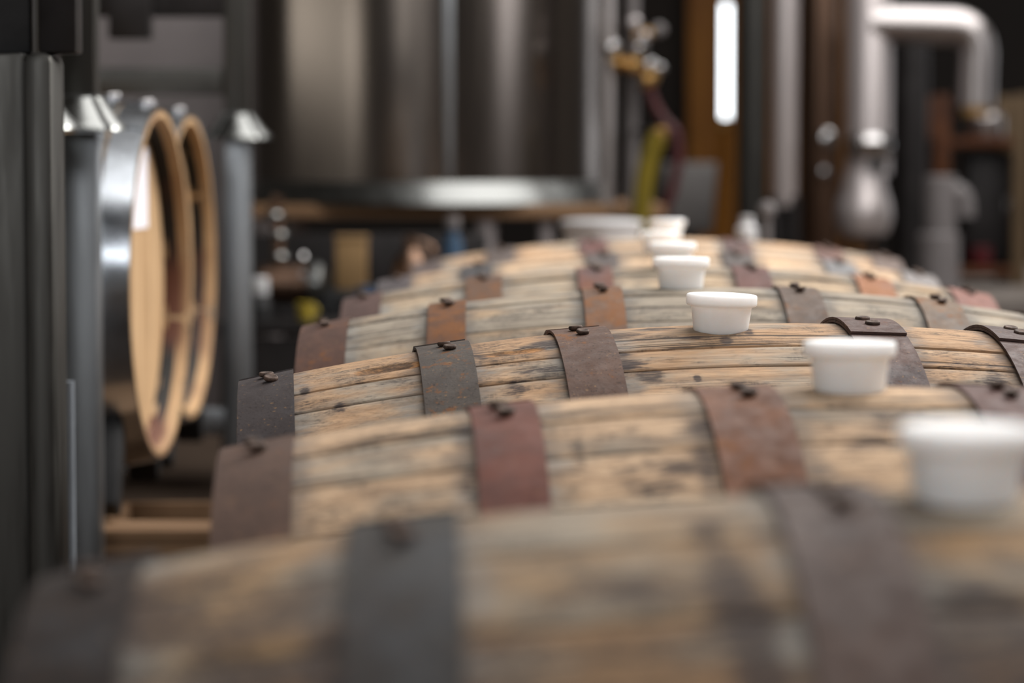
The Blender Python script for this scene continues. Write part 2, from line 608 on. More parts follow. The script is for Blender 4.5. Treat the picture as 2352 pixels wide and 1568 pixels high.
def make_hoop(B, xa, xb, color, rust, mat, lap_end, lap=.42, n=96, lift=.0018, thick=.0024, flare=0.0):
    """A band that winds once round the barrel and overlaps itself up to the angle lap_end (towards the camera)."""
    vs, fs = [], []
    a0 = lap_end - 2 * math.pi - lap
    N = n
    for i in range(N + 1):
        f = i / N
        th = a0 + (2 * math.pi + lap) * f
        extra = thick * 1.15 * max(0.0, min(1.0, (f - .12) / .76))
        for (x, dx) in ((xa, 0), (xb, 0)):
            r = B.r(x) + lift + extra + flare * (1 if abs(x) < abs(xa + xb) / 2 else 0)
            for rr in (r, r + thick):
                vs.append((x, -rr * math.sin(th), rr * math.cos(th)))
    for i in range(N):
        a, b = i * 4, (i + 1) * 4
        fs += [(a, b, b + 2, a + 2), (a + 1, a + 3, b + 3, b + 1), (a, a + 1, b + 1, b), (a + 2, b + 2, b + 3, a + 3)]
    fs += [(0, 2, 3, 1), (N * 4, N * 4 + 1, N * 4 + 3, N * 4 + 2)]
    me = bpy.data.meshes.new('hoop')
    me.from_pydata(vs, [], fs)
    o = link_mesh('hoop', me, mat, B.root, True, 30)
    o.location = (0, 0, B.R)
    o.color = (*color, rust)
    return o


_rivet = None


def make_rivet(hoop, B, x, th, extra, mat, scale=1.0, tilt=0.0):
    global _rivet
    if _rivet is None:
        mb = MB().lathe([(.0034, -.002), (.0036, .0014), (.0056, .0017), (.0066, .0026), (.0067, .0046), (.0060, .0056), (.0046, .0056), (.003, .0051), (0, .0049)], 18)
        me = bpy.data.meshes.new('rivet')
        me.from_pydata(mb.v, [], mb.f)
        _rivet = me
    if mat.name not in _rivets:
        me = _rivet.copy()
        me.materials.append(mat)
        me.polygons.foreach_set('use_smooth', [True] * len(me.polygons))
        _rivets[mat.name] = me
    o = bpy.data.objects.new('rivet', _rivets[mat.name])
    COL.objects.link(o)
    o.parent = hoop
    r = B.r(x) + extra
    o.location = (x, -r * math.sin(th), r * math.cos(th))
    o.rotation_euler = (th + tilt, tilt * .6, 0)
    o.scale = (scale, scale, scale)
    return o


_rivets = {}


def make_head(B, side, mat, inset=.042, n=6, depth=.02):
    """Six boards closing one end, each a part."""
    x0 = side * (HALF - inset)
    rin = B.r(x0) - .0270
    w = 2 * rin / n
    for k in range(n):
        y0, y1 = -rin + w * k + .0006, -rin + w * (k + 1) - .0006
        ys = [y0 + (y1 - y0) * i / 8 for i in range(9)]
        poly = [(y, math.sqrt(max(0, rin * rin - y * y))) for y in ys] + [(y, -math.sqrt(max(0, rin * rin - y * y))) for y in ys[::-1]]
        m = len(poly)
        vs = [(x0, y, z) for y, z in poly] + [(x0 - side * depth, y, z) for y, z in poly]
        fs = [tuple(range(m)), tuple(range(m, 2 * m))[::-1]] + [(i, (i + 1) % m, m + (i + 1) % m, m + i) for i in range(m)]
        me = bpy.data.meshes.new('head_board')
        me.from_pydata(vs, [], fs)
        o = link_mesh('head_board', me, mat, B.root, False)
        o.location = (0, 0, B.R)


U_LOW = [0, .03, .1, .35, .65, .9, .97, 1]
U_MID = [0, .025, .08, .15, .25, .35, .45, .55, .65, .75, .85, .92, .975, 1]
U_DENSE = [0, .02, .05, .09] + [.09 + .82 * i / 20 for i in range(1, 20)] + [.91, .95, .98, 1]
PALETTES = {
    'tan': [(.56, .36, .21), (.62, .41, .25), (.50, .32, .185), (.66, .455, .29)],
    'pale': [(.68, .48, .31), (.72, .52, .345), (.62, .435, .275)],
    'greyish': [(.44, .32, .20), (.50, .39, .265), (.40, .29, .185), (.54, .44, .31)],
    'dark': [(.36, .23, .115), (.42, .27, .14), (.29, .18, .095)],
    'white': [(.60, .50, .37), (.66, .56, .42), (.54, .43, .31)],
}


def build_barrel(label, px_centre, Y, top_h, yaw, tilt, roll, hoop_px, widths, palette, grey, seed,
                 bung_dx=0.0, front_nx=60, stave_w=None, blots_px=(), rots_px=(), dense=False, mid=False, bottom=.212, hoop_lap=None, rivet_th=(3, 8)):
    R = (CAM_H - top_h - bottom) / 2
    X = (px_centre - 1176.0) * Y / FPX
    root = thing('oak_barrel', label, 'barrel', (X, Y, bottom), (0, RAD(tilt), RAD(yaw)), 'oak barrels lying in a row')
    B = Barrel(root, R, roll)
    for _ in range(3):
        root.location.x += (px_centre - project(B.pt(0, RAD(roll)))[0]) * Y / FPX
        B = Barrel(root, R, roll)
    rnd = random.Random(seed)
    rl = RAD(roll)
    # hoops
    th_s = RAD(6)
    spec = []
    for px, w, colr, rust in hoop_px:
        if px == 'L': xc = -HALF + w / 2 + .0005
        elif px == 'R': xc = HALF - w / 2 - .0005
        elif isinstance(px, str): xc = float(px[1:])
        else: xc = B.x_at(px, th_s)
        xc = max(-HALF + w / 2, min(HALF - w / 2, xc))
        spec.append((xc - w / 2, xc + w / 2, colr, rust))
    bands = [(a, b) for a, b, _, _ in spec]
    for i, (xa, xb, colr, rust) in enumerate(spec):
        lap_end = RAD(rivet_th[1] + rnd.uniform(1.5, 5)) + rl * .3
        if hoop_lap and i in hoop_lap:
            lap_end = RAD(hoop_lap[i])
        flip = lap_end if (hoop_lap and i in hoop_lap) else lap_end + RAD(rnd.choice([0, 8, 14]))
        colr = tuple(c * (.66 if Y < 3.0 else .72) for c in colr)
        h = make_hoop(B, xa, xb, colr, rust, M['rust'], flip if (hoop_lap and i in hoop_lap) else RAD(-11 + rnd.uniform(-2, 2)) + RAD(24) * 0, n=120, lift=.0030 if dense else .0018)
        xc = (xa + xb) / 2
        jx = rnd.uniform(-.003, .003)
        for q, thd in enumerate(rivet_th):
            ex = .0048 if (hoop_lap and i in hoop_lap) else .0044
            if not (hoop_lap and i in hoop_lap):
                ex = .0018 + .0024
            make_rivet(h, B, xc + jx + (.0025 if q else -.0015), RAD(thd + rnd.uniform(-.5, .5)), ex, M['rivet'], rnd.uniform(.92, 1.08), RAD(rnd.uniform(-8, 8)))
    # staves
    half_b = (.105 / R) / 2 if stave_w is None else stave_w[0] / 2 * math.pi / 180
    edges = [rl - half_b]
    widths_deg = []
    if stave_w:
        widths_deg = [w for w in stave_w]
    else:
        widths_deg = [math.degrees(half_b * 2)]
    tot = sum(widths_deg)
    while tot < 352:
        w = rnd.uniform(9.5, 17)
        widths_deg.append(w)
        tot += w
    k = 360.0
    fix = len(stave_w) if stave_w else 1
    s_fix = sum(widths_deg[:fix])
    f = (360 - s_fix) / (tot - s_fix)
    widths_deg = widths_deg[:fix] + [w * f for w in widths_deg[fix:]]
    blots = [(*B.hit(px, py), sx, st, a) for px, py, sx, st, a in blots_px if B.hit(px, py)]
    rots = [(*B.hit(px, py), sx, st, a) for px, py, sx, st, a in rots_px if B.hit(px, py)]
    th = edges[0]
    for i, w in enumerate(widths_deg):
        t0, t1 = th, th + RAD(w)
        th = t1
        midd = (math.degrees((t0 + t1) / 2) + 180) % 360 - 180
        front = -30 < midd < 85
        d = dense and -12 < midd < 62
        proud = rnd.uniform(-.0008, .0006) + (.0011 if i == 0 else 0)
        col = rnd.choice(PALETTES[palette])
        v = rnd.uniform(.9, 1.08)
        col = tuple(c * v for c in col)
        make_stave(B, t0, t1, bands, 300 if d else (front_nx if front else 14), U_DENSE if d else (U_MID if mid and front else U_LOW), proud, col,
                   max(0, min(1, grey + rnd.uniform(-.3, .3))), blots=blots if d or (mid and front) else (), rots=rots if d else (), rough_geo=d, seed=seed * 100 + i)
    make_head(B, 1, M['oldhead'])
    make_head(B, -1, M['oldhead'])
    B.bung_th = rl
    B.bung_x = bung_dx
    return B


G = lambda *c: c
BARRELS = []
# 1: nearest, out of focus
BARRELS.append(build_barrel('nearest oak barrel of the row, blurred, lying under the largest white bung', 2218, 1.40, .165, 2.0, 0.0, 3,
    [('L', .052, (.05, .04, .036), .3), (925, .054, (.075, .07, .066), .12), (1905, .054, (.13, .085, .07), .3),
     ('x0.085', .054, (.09, .06, .05), .3), ('x0.27', .054, (.08, .06, .05), .3), ('R', .052, (.08, .06, .05), .3)],
    None, 'dark', .22, 11, front_nx=110, mid=True,
    blots_px=[(300, 1420, .05, .06, .95), (450, 1330, .05, .03, .85), (610, 1270, .04, .02, .7), (540, 1500, .04, .05, .8), (700, 1380, .035, .05, .9), (760, 1480, .02, .08, 1.0),
              (1620, 1220, .014, .03, .9), (1680, 1350, .014, .06, 1.0), (1740, 1480, .014, .06, 1.1), (2080, 1480, .05, .04, .8), (2250, 1400, .05, .05, .85), (2300, 1540, .06, .05, 1.0),
              (1130, 1330, .03, .02, .6), (1400, 1350, .06, .02, .55), (1200, 1520, .06, .03, .6), (2060, 1180, .05, .012, .7)]))
# 2
BARRELS.append(build_barrel('blurred oak barrel with red-brown hoops, second from the camera, cut by the right edge', 1951, 2.06, .166, 3.2, -.1, 2,
    [('L', .054, (.185, .115, .088), .5), (1158, .047, (.25, .10, .075), .35), (1697, .056, (.25, .105, .055), .6),
     (2302, .054, (.15, .07, .058), .3), ('x0.27', .05, (.12, .06, .05), .4), ('R', .054, (.12, .07, .06), .4)],
    None, 'pale', .05, 27, front_nx=150, mid=True,
    blots_px=[(1070, 1000, .012, .04, .75), (1080, 1110, .014, .04, .8), (1330, 1040, .007, .03, .8), (1420, 1080, .03, .006, .9), (1480, 1035, .05, .004, .8), (1570, 1075, .03, .016, 1.0),
              (1600, 980, .02, .03, .8), (1520, 1110, .03, .012, .7), (1300, 1085, .03, .005, .8), (850, 1090, .03, .02, .45), (930, 1050, .02, .02, .55), (760, 1000, .09, .003, .7), (800, 1045, .08, .003, .6),
              (1900, 950, .06, .02, .55), (2000, 1020, .04, .02, .7), (1950, 985, .08, .004, .8), (2100, 960, .06, .03, .6), (1620, 1060, .012, .05, .9)]))
# 3: in focus
BARRELS.append(build_barrel('sharply focused oak barrel with cracked staves, rivets and dark left end hoop', 1655, 2.71, .157, 4.5, -1.4, 6.2,
    [('L', .052, (.082, .068, .068), .15), (1020, .050, (.125, .105, .09), .62), (1337, .052, (.185, .105, .075), .6),
     (1998, .053, (.15, .085, .07), .45), (2335, .053, (.13, .08, .07), .3), ('R', .052, (.10, .07, .06), .3)],
    None, 'tan', .14, 35, dense=True, stave_w=[21.4, 7.6, 13.5, 11.0], hoop_lap={3: 13.5, 4: 13.0}, rivet_th=(3.2, 7.5),
    blots_px=[(782, 934, .007, .012, 1.2), (1492, 862, .017, .016, 1.1), (1602, 868, .004, .007, 1.3), (1500, 760, .03, .012, 1.0), (1668, 785, .007, .012, 1.2),
              (1590, 778, .02, .01, .9), (1718, 764, .006, .02, 1.1), (1255, 795, .036, .02, 1.15), (1230, 852, .05, .01, .8), (1110, 822, .01, .008, .9),
              (1425, 775, .03, .02, .9), (1440, 838, .022, .012, 1.0), (1425, 815, .012, .012, .9), (2230, 840, .03, .02, .6), (2290, 880, .012, .05, .9), (700, 900, .006, .01, 1.3), (900, 880, .04, .006, .7), (1185, 890, .012, .03, .8)],
    rots_px=[(895, 848, .032, .010, 1.0), (1180, 812, .03, .008, .6)]))
# 4
BARRELS.append(build_barrel('grey weathered oak barrel with orange-brown hoops, just behind the sharp one', 1576, 3.36, .150, 0.6, -.5, 0,
    [('L', .057, (.155, .085, .065), .5), (1027, .044, (.20, .09, .045), .8), (1383, .046, (.22, .105, .05), .85),
     (1834, .047, (.15, .10, .072), .6), (2152, .05, (.20, .13, .08), .7), ('R', .055, (.16, .12, .1), .4)],
    None, 'greyish', .62, 44, bung_dx=-.006))
# 5
BARRELS.append(build_barrel('oak barrel with bright orange right hoops, fifth from the camera', 1530, 4.01, .150, 0.6, -.4, 2,
    [('L', .055, (.145, .09, .08), .4), (1112, .05, (.19, .105, .065), .7), (1365, .048, (.19, .08, .06), .6),
     (1722, .05, (.15, .065, .055), .4), (2002, .05, (.38, .16, .075), .8), ('R', .058, (.27, .12, .095), .5)],
    None, 'greyish', .5, 52, bung_dx=.008))
# 6
BARRELS.append(build_barrel('oak barrel with grey steel hoops, second from the far end of the row', 1505, 4.66, .151, 0.6, -.5, 0,
    [('L', .056, (.145, .125, .13), .1), (1095, .05, (.105, .105, .11), .1), (1382, .05, (.13, .11, .105), .2),
     (1692, .05, (.11, .095, .09), .2), (1925, .05, (.22, .22, .225), .05), ('R', .056, (.27, .25, .245), .1)],
    None, 'pale', .12, 61, bung_dx=.008))
# 7
BARRELS.append(build_barrel('farthest oak barrel of the row, in front of the white tub', 1505, 5.33, .146, 0.6, -.5, 0,
    [('L', .055, (.18, .14, .13), .3), (1150, .05, (.16, .13, .12), .3), (1362, .05, (.19, .085, .075), .5),
     (1690, .05, (.15, .08, .07), .4), (1900, .05, (.2, .11, .09), .5), ('R', .055, (.2, .15, .13), .3)],
    None, 'tan', .25, 73, bung_dx=.022))

# ------------------------------------------------------------------ white bungs
bung_labels = [
    'largest, most blurred white bung, standing on the nearest barrel',
    'white bung on the blurred red-hooped barrel, left of the largest bung',
    'sharply focused white bung with a lip, set in the focused cracked barrel',
    'white bung on the grey weathered barrel with orange-brown hoops',
    'white bung showing only its rim behind the bung of the grey weathered barrel',
    'white bung on the grey-hooped barrel, overlapping the farthest bung',
    'farthest and smallest white bung, on the last barrel of the row',
]
PROF = [(0, -.005), (.0240, -.005), (.0251, -.0035), (.0256, 0), (.0268, .010), (.0281, .0205), (.0284, .0228), (.0290, .0238), (.0312, .0242), (.0325, .0246), (.0332, .0256),
        (.0334, .0275), (.0334, .0330), (.0331, .0343), (.0323, .0350), (.0310, .0352), (.0296, .0348), (.0284, .0340), (.015, .0339), (0, .0339)]
bung_mesh = None
for i, (B, lab) in enumerate(zip(BARRELS, bung_labels)):
    if bung_mesh is None:
        o = MB().lathe(PROF, 64).build('barrel_bung', M['bung'], None, True, 60)
        bung_mesh = o.data
    else:
        o = bpy.data.objects.new('barrel_bung', bung_mesh)
        COL.objects.link(o)
    lean = [(1, 0), (0, 0), (1.2, 1.8), (0, 0), (0, .5), (0, -1), (0, 0)][i]
    p = B.pt(B.bung_x, B.bung_th, .0012)
    if i == 2:
        p.z -= .0022
    o.location = p
    o.rotation_euler = (RAD(lean[0]), RAD(lean[1]), RAD(40 * i))
    o.rotation_euler = (Matrix.Rotation(RAD(lean[0]), 3, 'X') @ Matrix.Rotation(RAD(lean[1]), 3, 'Y') @ Matrix.Rotation(RAD(40 * i), 3, 'Z')).to_euler()
    tag(o, lab, 'bung', 'white bungs along the barrel row')

# ------------------------------------------------------------------ timber rails under the row
for sx, lab in ((-1, 'long timber rail on the floor under the left halves of the barrels'), (1, 'long timber rail on the floor under the right halves of the barrels')):
    t = thing('timber_rail', lab, 'rail', (.215 + sx * .25, 3.35, 0), (0, 0, 0), 'timber rails under the barrels')
    MB().box((0, 0, .173), (.09, 5.0, .075), bevel=.006).build('beam', M['timber'], t)
    for k in range(8):
        MB().box((0, -2.3 + k * .655, .0675), (.16, .12, .135), bevel=.005).build('block', M['timber'], t)

# ------------------------------------------------------------------ stacking rack on the left with two new barrels
RX, RY0, RY1 = -.605, 4.0, 5.45
rack = thing('stacking_rack', 'galvanised stacking rack holding two new barrels on the left', 'rack', (RX, RY0, 0))


def square_post(mb, x, y, z0, z1, w=.05, t=.004):
    """Open channel post, its mouth towards +x."""
    mb.box((x, y - w / 2 + t / 2, (z0 + z1) / 2), (w, t, z1 - z0))
    mb.box((x, y + w / 2 - t / 2, (z0 + z1) / 2), (w, t, z1 - z0))
    mb.box((x - w / 2 + t / 2, y, (z0 + z1) / 2), (t, w - 2 * t, z1 - z0))


DXL = -.82
for (dx, dy) in ((0, 0), (.08, RY1 - RY0), (DXL, 0), (DXL, RY1 - RY0)):
    mb = MB().box((dx, dy, .52), (.05, .05, 1.04), bevel=.004)
    mb.box((dx, dy, .006), (.12, .12, .012))
    mb.build('post', M['post'], rack)
    bell = MB()
    prof = [(.034, .050), (.037, .044), (.046, .032), (.058, .016), (.069, .006), (.071, .0), (.063, .0), (.05, .012), (.036, .03), (.026, .046), (.026, .050)]
    bell.lathe(prof[::-1], 4, Matrix.Translation((dx, dy, 1.043)) @ Matrix.Rotation(RAD(45), 4, 'Z'))
    bell.lathe(prof[::-1], 24, Matrix.Translation((dx, dy, 1.043)) @ Matrix.Scale(.93, 4))
    bell.build('bell_foot', M['bell'], rack)
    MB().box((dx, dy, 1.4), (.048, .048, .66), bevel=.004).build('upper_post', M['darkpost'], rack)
for z, y, nm, mt in ((.50, RY1 - RY0, 'rear_beam', 'post'), (1.152, RY1 - RY0, 'upper_beam', 'darkpost'), (.47, 0, 'front_beam', 'post')):
    xr = .08 if y > 1 else 0
    MB().box(((DXL + xr) / 2, y, z), (xr - DXL - .05, .05, .05), bevel=.003).build(nm, M[mt], rack)
MB().box((DXL, (RY1 - RY0) / 2, .47), (.05, RY1 - RY0 - .05, .05), bevel=.003).build('side_beam', M['post'], rack)
for k, dx in enumerate((-.70, -.10)):
    # saddle rails that carry the barrels
    MB().box((dx, (RY1 - RY0) / 2, .472), (.05, RY1 - RY0 - .05, .03), bevel=.003).build('saddle_rail', M['post'], rack)
# upper rack base hanging dark at the top of the picture
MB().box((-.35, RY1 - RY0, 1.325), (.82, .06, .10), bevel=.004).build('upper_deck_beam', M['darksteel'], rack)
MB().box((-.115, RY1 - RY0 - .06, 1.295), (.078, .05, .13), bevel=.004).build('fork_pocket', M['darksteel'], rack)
for k, yy in enumerate((4.38, 5.04)):
    for sgn in (-1, 1):
        MB().box((.005, yy - RY0 + sgn * .21, .555), (.05, .05, .15), rot=(sgn * RAD(28), 0, 0), bevel=.006).build('chock', M['black'], rack)

new_labels = ['new barrel on the rack with a white paper label on its pale head',
              'new barrel on the rack, half hidden behind the labelled one']
for k, (Y, Xend) in enumerate(((4.38, -.540), (5.04, -.568))):
    yaw = 3.0
    R = .312
    zc = .811
    cx = Xend - HALF * math.cos(RAD(yaw))
    cy = Y + HALF * math.sin(RAD(yaw))
    root = thing('new_barrel', new_labels[k], 'barrel', (cx, cy, zc - R), (0, 0, RAD(-yaw)), 'new barrels on the rack')
    B = Barrel(root, R)
    rnd = random.Random(7 + k)
    bands = [(HALF - .046, HALF - .0005), (HALF - .098, HALF - .053), (.10, .145), (-.145, -.10), (-HALF + .053, -HALF + .098), (-HALF + .0005, -HALF + .046)]
    for (xa, xb) in bands:
        h = make_hoop(B, xa, xb, (.6, .6, .6), 0, M['galv'], RAD(30), n=96, lift=.0012, thick=.002)
        for q, thd in enumerate((-4, 5)):
            make_rivet(h, B, (xa + xb) / 2, RAD(thd), .0045, M['chrome'], 1.5)
    th = 0
    ws = []
    while sum(ws) < 350:
        ws.append(rnd.uniform(10, 16))
    f = 360 / sum(ws)
    for i, w in enumerate(ws):
        make_stave(B, th, th + RAD(w * f), bands, 20, U_LOW, 0, (.52, .36, .2), 0.0, seed=900 + i)
        th += RAD(w * f)
    make_head(B, 1, M['headwood'], inset=.040)
    make_head(B, -1, M['headwood'], inset=.040)
    # chime ring: inner wall between head and rim, and its end face
    vs, fs, ch = [], [], []
    n = 72
    xs = [HALF - .040, HALF - .032, HALF - .024, HALF - .016, HALF - .007, HALF + .0006]
    for x, c in zip(xs, (1.0, 1.0, .90, .48, .20, .05)):
        for i in range(n):
            a = 2 * math.pi * i / n
            r = B.r(x) - stave_t(x) - .0022 + (.0015 if x > HALF - .002 else 0)
            vs.append((x, -r * math.sin(a), r * math.cos(a)))
            ch.append(c)
    for i in range(n):
        a = 2 * math.pi * i / n
        r = B.r(HALF) - .001
        vs.append((HALF + .0006, -r * math.sin(a), r * math.cos(a)))
        ch.append(.3)
    for j in range(len(xs)):
        for i in range(n):
            m = (i + 1) % n
            fs.append((j * n + i, j * n + m, (j + 1) * n + m, (j + 1) * n + i))
    me = bpy.data.meshes.new('chime')
    me.from_pydata(vs, [], fs)
    a_ = me.attributes.new('char', 'FLOAT', 'POINT')
    a_.data.foreach_set('value', ch)
    o = link_mesh('chime', me, M['chime'], root, True, 40)
    o.location = (0, 0, R)
    tag(o, 'charred inner rim of raw oak')
    if k == 0:
        xh = HALF - .0395
        MB().box((xh, .0, .147), (.0012, .20, .125), bevel=.0003).build('paper_label', M['paper'], root, False).location = (0, 0, R)

# a second rack post line in front: neighbour rack's back post with its own bell foot, and a tall galvanised post at the frame edge
nr = thing('rack_upright', 'thin galvanised upright with bell foot, left of the barrel rack', 'upright', (-.655, 3.86, 0))
MB().box((0, 0, .52), (.042, .05, 1.04), bevel=.004).box((0, 0, .006), (.1, .1, .012)).build('post', M['post'], nr)
bell = MB()
bell.lathe([(.034, .050), (.037, .044), (.046, .032), (.058, .016), (.069, .006), (.071, .0), (.063, .0), (.05, .012), (.036, .03), (.026, .046), (.026, .050)][::-1], 24,
           Matrix.Translation((0, 0, 1.043)))
bell.build('bell_foot', M['bell'], nr)
MB().box((0, 0, 1.4), (.042, .05, .62), bevel=.004).build('upper_post', M['darkpost'], nr)

wp = thing('steel_post', 'wide dull steel post at the left edge, nearest of the uprights', 'post', (-.525, 3.2, 0))
MB().box((0, 0, .56), (.034, .09, 1.12), bevel=.012).box((.0, -.02, .01), (.12, .16, .02)).build('upright', M['darkpost'], wp)
MB().box((-.06, .005, .56), (.09, .08, 1.12), bevel=.006).build('back_plate', M['darkpost'], wp)
MB().box((.018, .01, 1.45), (.042, .05, .66), bevel=.004).build('upper_post', M['darksteel'], wp)
MB().box((-.075, .02, 1.45), (.12, .04, .66), bevel=.004).build('dark_backing', M['black'], wp)  # black sheet added to stand in for the darkness left of the upper post
bt = thing('highlight_tube', 'thin pale tube added as a curved highlight beside the wide dull post', 'tube', (at(158, 900, 3.42).x, 3.42, 0))
pts = [(0, 0, .735), (0, 0, .62)] + [(0, 0, .6 - .02 * i) for i in range(10)] + arc((0, 0, .40), (.012, 0, .012), (.0, 0, .2), 12)
MB().tube([Vector(p) for p in pts], .0065, 16).build('pipe', M['highlightpaint'], bt)  # added tube, its pale coat stands in for a curved highlight
MB().cyl((.012, 0, 0), (.012, 0, .02), .03).build('flange', M['post'], bt)

# ------------------------------------------------------------------ wooden crate under the rack's right end
cr = thing('wooden_crate', 'open brown wooden crate on the floor below the new barrels', 'crate', (-.46, 4.30, 0))
cw, cd = .34, .52
for sgn in (-1, 1):
    for k in range(4):
        MB().box((0, sgn * (cd / 2 - .009), .055 + k * .115), (cw, .018, .105), bevel=.003).build('plank', M['crate'], cr)
        MB().box((sgn * (cw / 2 - .009), 0, .055 + k * .115), (.018, cd - .04, .105), bevel=.003).build('plank', M['crate'], cr)
MB().box((0, -cd / 2 + .06, .462), (cw, .12, .022), bevel=.004).build('rim_board', M['crate'], cr)
MB().box((0, 0, .012), (cw - .04, cd - .04, .02)).build('base_board', M['crate'], cr)

# ------------------------------------------------------------------ big steel tank
TY = 7.95
tank = thing('steel_tank', 'large brushed steel tank standing on legs behind the barrels', 'tank', (-.235, TY, 0))
TR = .50
MB().lathe([(0, .905), (TR - .012, .905), (TR, .915), (TR, 1.84), (TR - .01, 1.85), (TR - .05, 1.88), (.25, 1.96), (0, 1.98)], 128).build('tank_shell', M['stain'], tank, True, 20)
MB().lathe([(TR - .002, .885), (TR + .030, .885), (TR + .032, .889), (TR + .003, .945), (TR - .002, .947), (TR - .002, .885)], 128).build('base_ring', M['bell'], tank)
a = RAD(-90 + 8)
MB().box((TR * math.cos(a), TR * math.sin(a), 1.39), (.022, .008, .88), rot=(0, 0, RAD(8)), bevel=.003).build('seam_strip', M['post'], tank)
MB().box((.06, 0, .868), (1.16, .9, .034), bevel=.004).build('platform_board', M['crate'], tank)
for (lx, ly) in ((.165, -.40), (.325, -.40), (-.4, -.40), (.165, .4), (.55, .4), (-.4, .4)):
    MB().cyl((lx, ly, 0), (lx, ly, .852), .027 if lx < .3 else .019, 20).build('leg', M['palegrey'], tank)

# pale tank far left
pt_ = thing('pale_vat', 'pale grey square vat seen between the rack beams', 'vat', (at(370, 0, 8.6).x, 8.8, 0))
MB().box((0, 0, .95), (.62, .5, 1.5), bevel=.03).build('body', M['palegrey'], pt_)
for sx in (-1, 1):
    for sy in (-1, 1):
        MB().box((sx * .25, sy * .2, .1), (.06, .06, .2)).build('leg', M['darksteel'], pt_)

# ------------------------------------------------------------------ cart with pump and small things, in front of the tank
CY = 6.62
cart = thing('steel_cart', 'dark steel cart full of small gear under the tank', 'cart', (-.36, CY, 0))
MB().box((0, 0, .625), (.60, .50, .03), bevel=.004).build('top_shelf', M['darksteel'], cart)
MB().box((0, 0, .22), (.60, .50, .025), bevel=.004).build('lower_shelf', M['darksteel'], cart)
MB().box((0, .24, .73), (.60, .012, .19), bevel=.003).build('back_panel', M['darksteel'], cart)
MB().box((0, -.235, .42), (.56, .012, .37), bevel=.003).build('dark_screen', M['darksteel'], cart)  # dark sheet added so the space below the top shelf stays dark
for sx in (-1, 1):
    for sy in (-1, 1):
        MB().box((sx * .28, sy * .23, .305), (.03, .03, .61), bevel=.003).build('leg', M['darksteel'], cart)
TOP = .64


def on_cart(px, dy=0.0):
    return Vector((at(px, 700, CY + dy).x, CY + dy, TOP))


pump = thing('transfer_pump', 'steel transfer pump with clamp fittings, at the left of the cart', 'pump', on_cart(660, -.02))
MB().box((0, 0, .012), (.16, .14, .024), bevel=.004).build('base', M['darksteel'], pump)
MB().cyl((-.06, 0, .075), (.05, 0, .075), .045, 32).build('motor', M['copper'], pump)
MB().lathe([(0, 0), (.05, 0), (.053, .01), (.05, .03), (.03, .04), (.02, .045), (0, .045)], 32, Matrix.Translation((.05, 0, .075)) @ Matrix.Rotation(RAD(90), 4, 'Y')).build('pump_head', M['bell'], pump)
MB().tube([(-.02, 0, .1), (-.02, 0, .2), (-.03, 0, .24), (-.02, 0, .28)], .014).build('pipe', M['copper'], pump)
for q, (x, z, r) in enumerate(((-.02, .14, .022), (-.02, .19, .02), (-.03, .235, .022))):
    MB().lathe([(0, -.008), (r, -.007), (r + .003, 0), (r, .007), (0, .008)], 24, Matrix.Translation((x, 0, z))).build('clamp', M['bell'], pump)
MB().lathe([(0, -.012), (.008, -.009), (.0125, 0), (.008, .009), (0, .012)], 20, Matrix.Translation((.04, -.06, .14))).cyl((.04, -.06, .1), (.04, -.02, .09), .006).build('valve_knob', M['chrome'], pump)

wb = thing('bottle', 'small dark bottle with a white cap, leftmost on the cart', 'bottle', on_cart(597, -.16))
MB().lathe([(0, 0), (.022, 0), (.024, .004), (.024, .045), (.014, .06), (0, .06)], 24).build('body', M['black'], wb)
MB().lathe([(0, .058), (.019, .058), (.020, .062), (.020, .092), (.017, .096), (0, .097)], 24).build('cap', M['white'], wb)
yc = thing('yellow_cup', 'yellow cup glowing out of the dark on the cart', 'cup', on_cart(702, -.20))
MB().lathe([(0, 0), (.015, 0), (.017, .003), (.020, .038), (.021, .040), (.018, .040), (.015, .004), (0, .004)], 28).build('cup_wall', M['yellow'], yc)
MB().tube(arc((.019, 0, .034), (.017, 0, .010), (.036, 0, .02)), .003, 10).build('handle', M['yellow'], yc)
tc = thing('tool_case', 'black tool case lying beneath the tan box on the cart', 'case', on_cart(808, .05))
MB().box((0, 0, .03), (.15, .12, .06), bevel=.008).build('body', M['black'], tc)
MB().tube(arc((-.03, -.06, .045), (.03, -.06, .045), (0, -.085, .045)), .004, 10).build('handle', M['black'], tc)
tb = thing('tan_box', 'upright tan wooden box standing on the black tool case', 'box', on_cart(808, .05) + Vector((0, 0, .06)))
MB().box((0, 0, .058), (.072, .07, .116), bevel=.004).build('body', M['tanbox'], tb)
MB().box((0, 0, .121), (.078, .076, .01), bevel=.003).build('lid', M['tanbox'], tb)
bj = thing('blue_jar', 'small blue jar right of the yellow cup on the cart', 'jar', on_cart(838, -.18))
MB().lathe([(0, 0), (.019, 0), (.021, .004), (.021, .055), (.017, .062), (0, .062)], 24).build('body', M['blue'], bj)
MB().lathe([(0, .061), (.018, .061), (.018, .076), (.016, .078), (0, .078)], 24).build('lid', M['navy'], bj)
nb = thing('navy_bottle', 'tall navy bottle with a pale cap, rightmost on the cart', 'bottle', on_cart(1040, .0))
MB().lathe([(0, 0), (.022, 0), (.024, .004), (.024, .17), (.012, .195), (.012, .205), (0, .205)], 24).build('body', M['navy'], nb)
MB().lathe([(0, .203), (.017, .203), (.018, .208), (.017, .232), (0, .234)], 24).build('cap', M['greypvc'], nb)
fj = thing('brown_jug', 'brown glazed jug between the tan box and the navy bottle', 'jug', on_cart(945, .12))
MB().lathe([(0, 0), (.04, 0), (.048, .02), (.05, .09), (.04, .13), (.018, .155), (.018, .18), (.022, .185), (0, .185)], 28).build('body', M['copper'], fj)
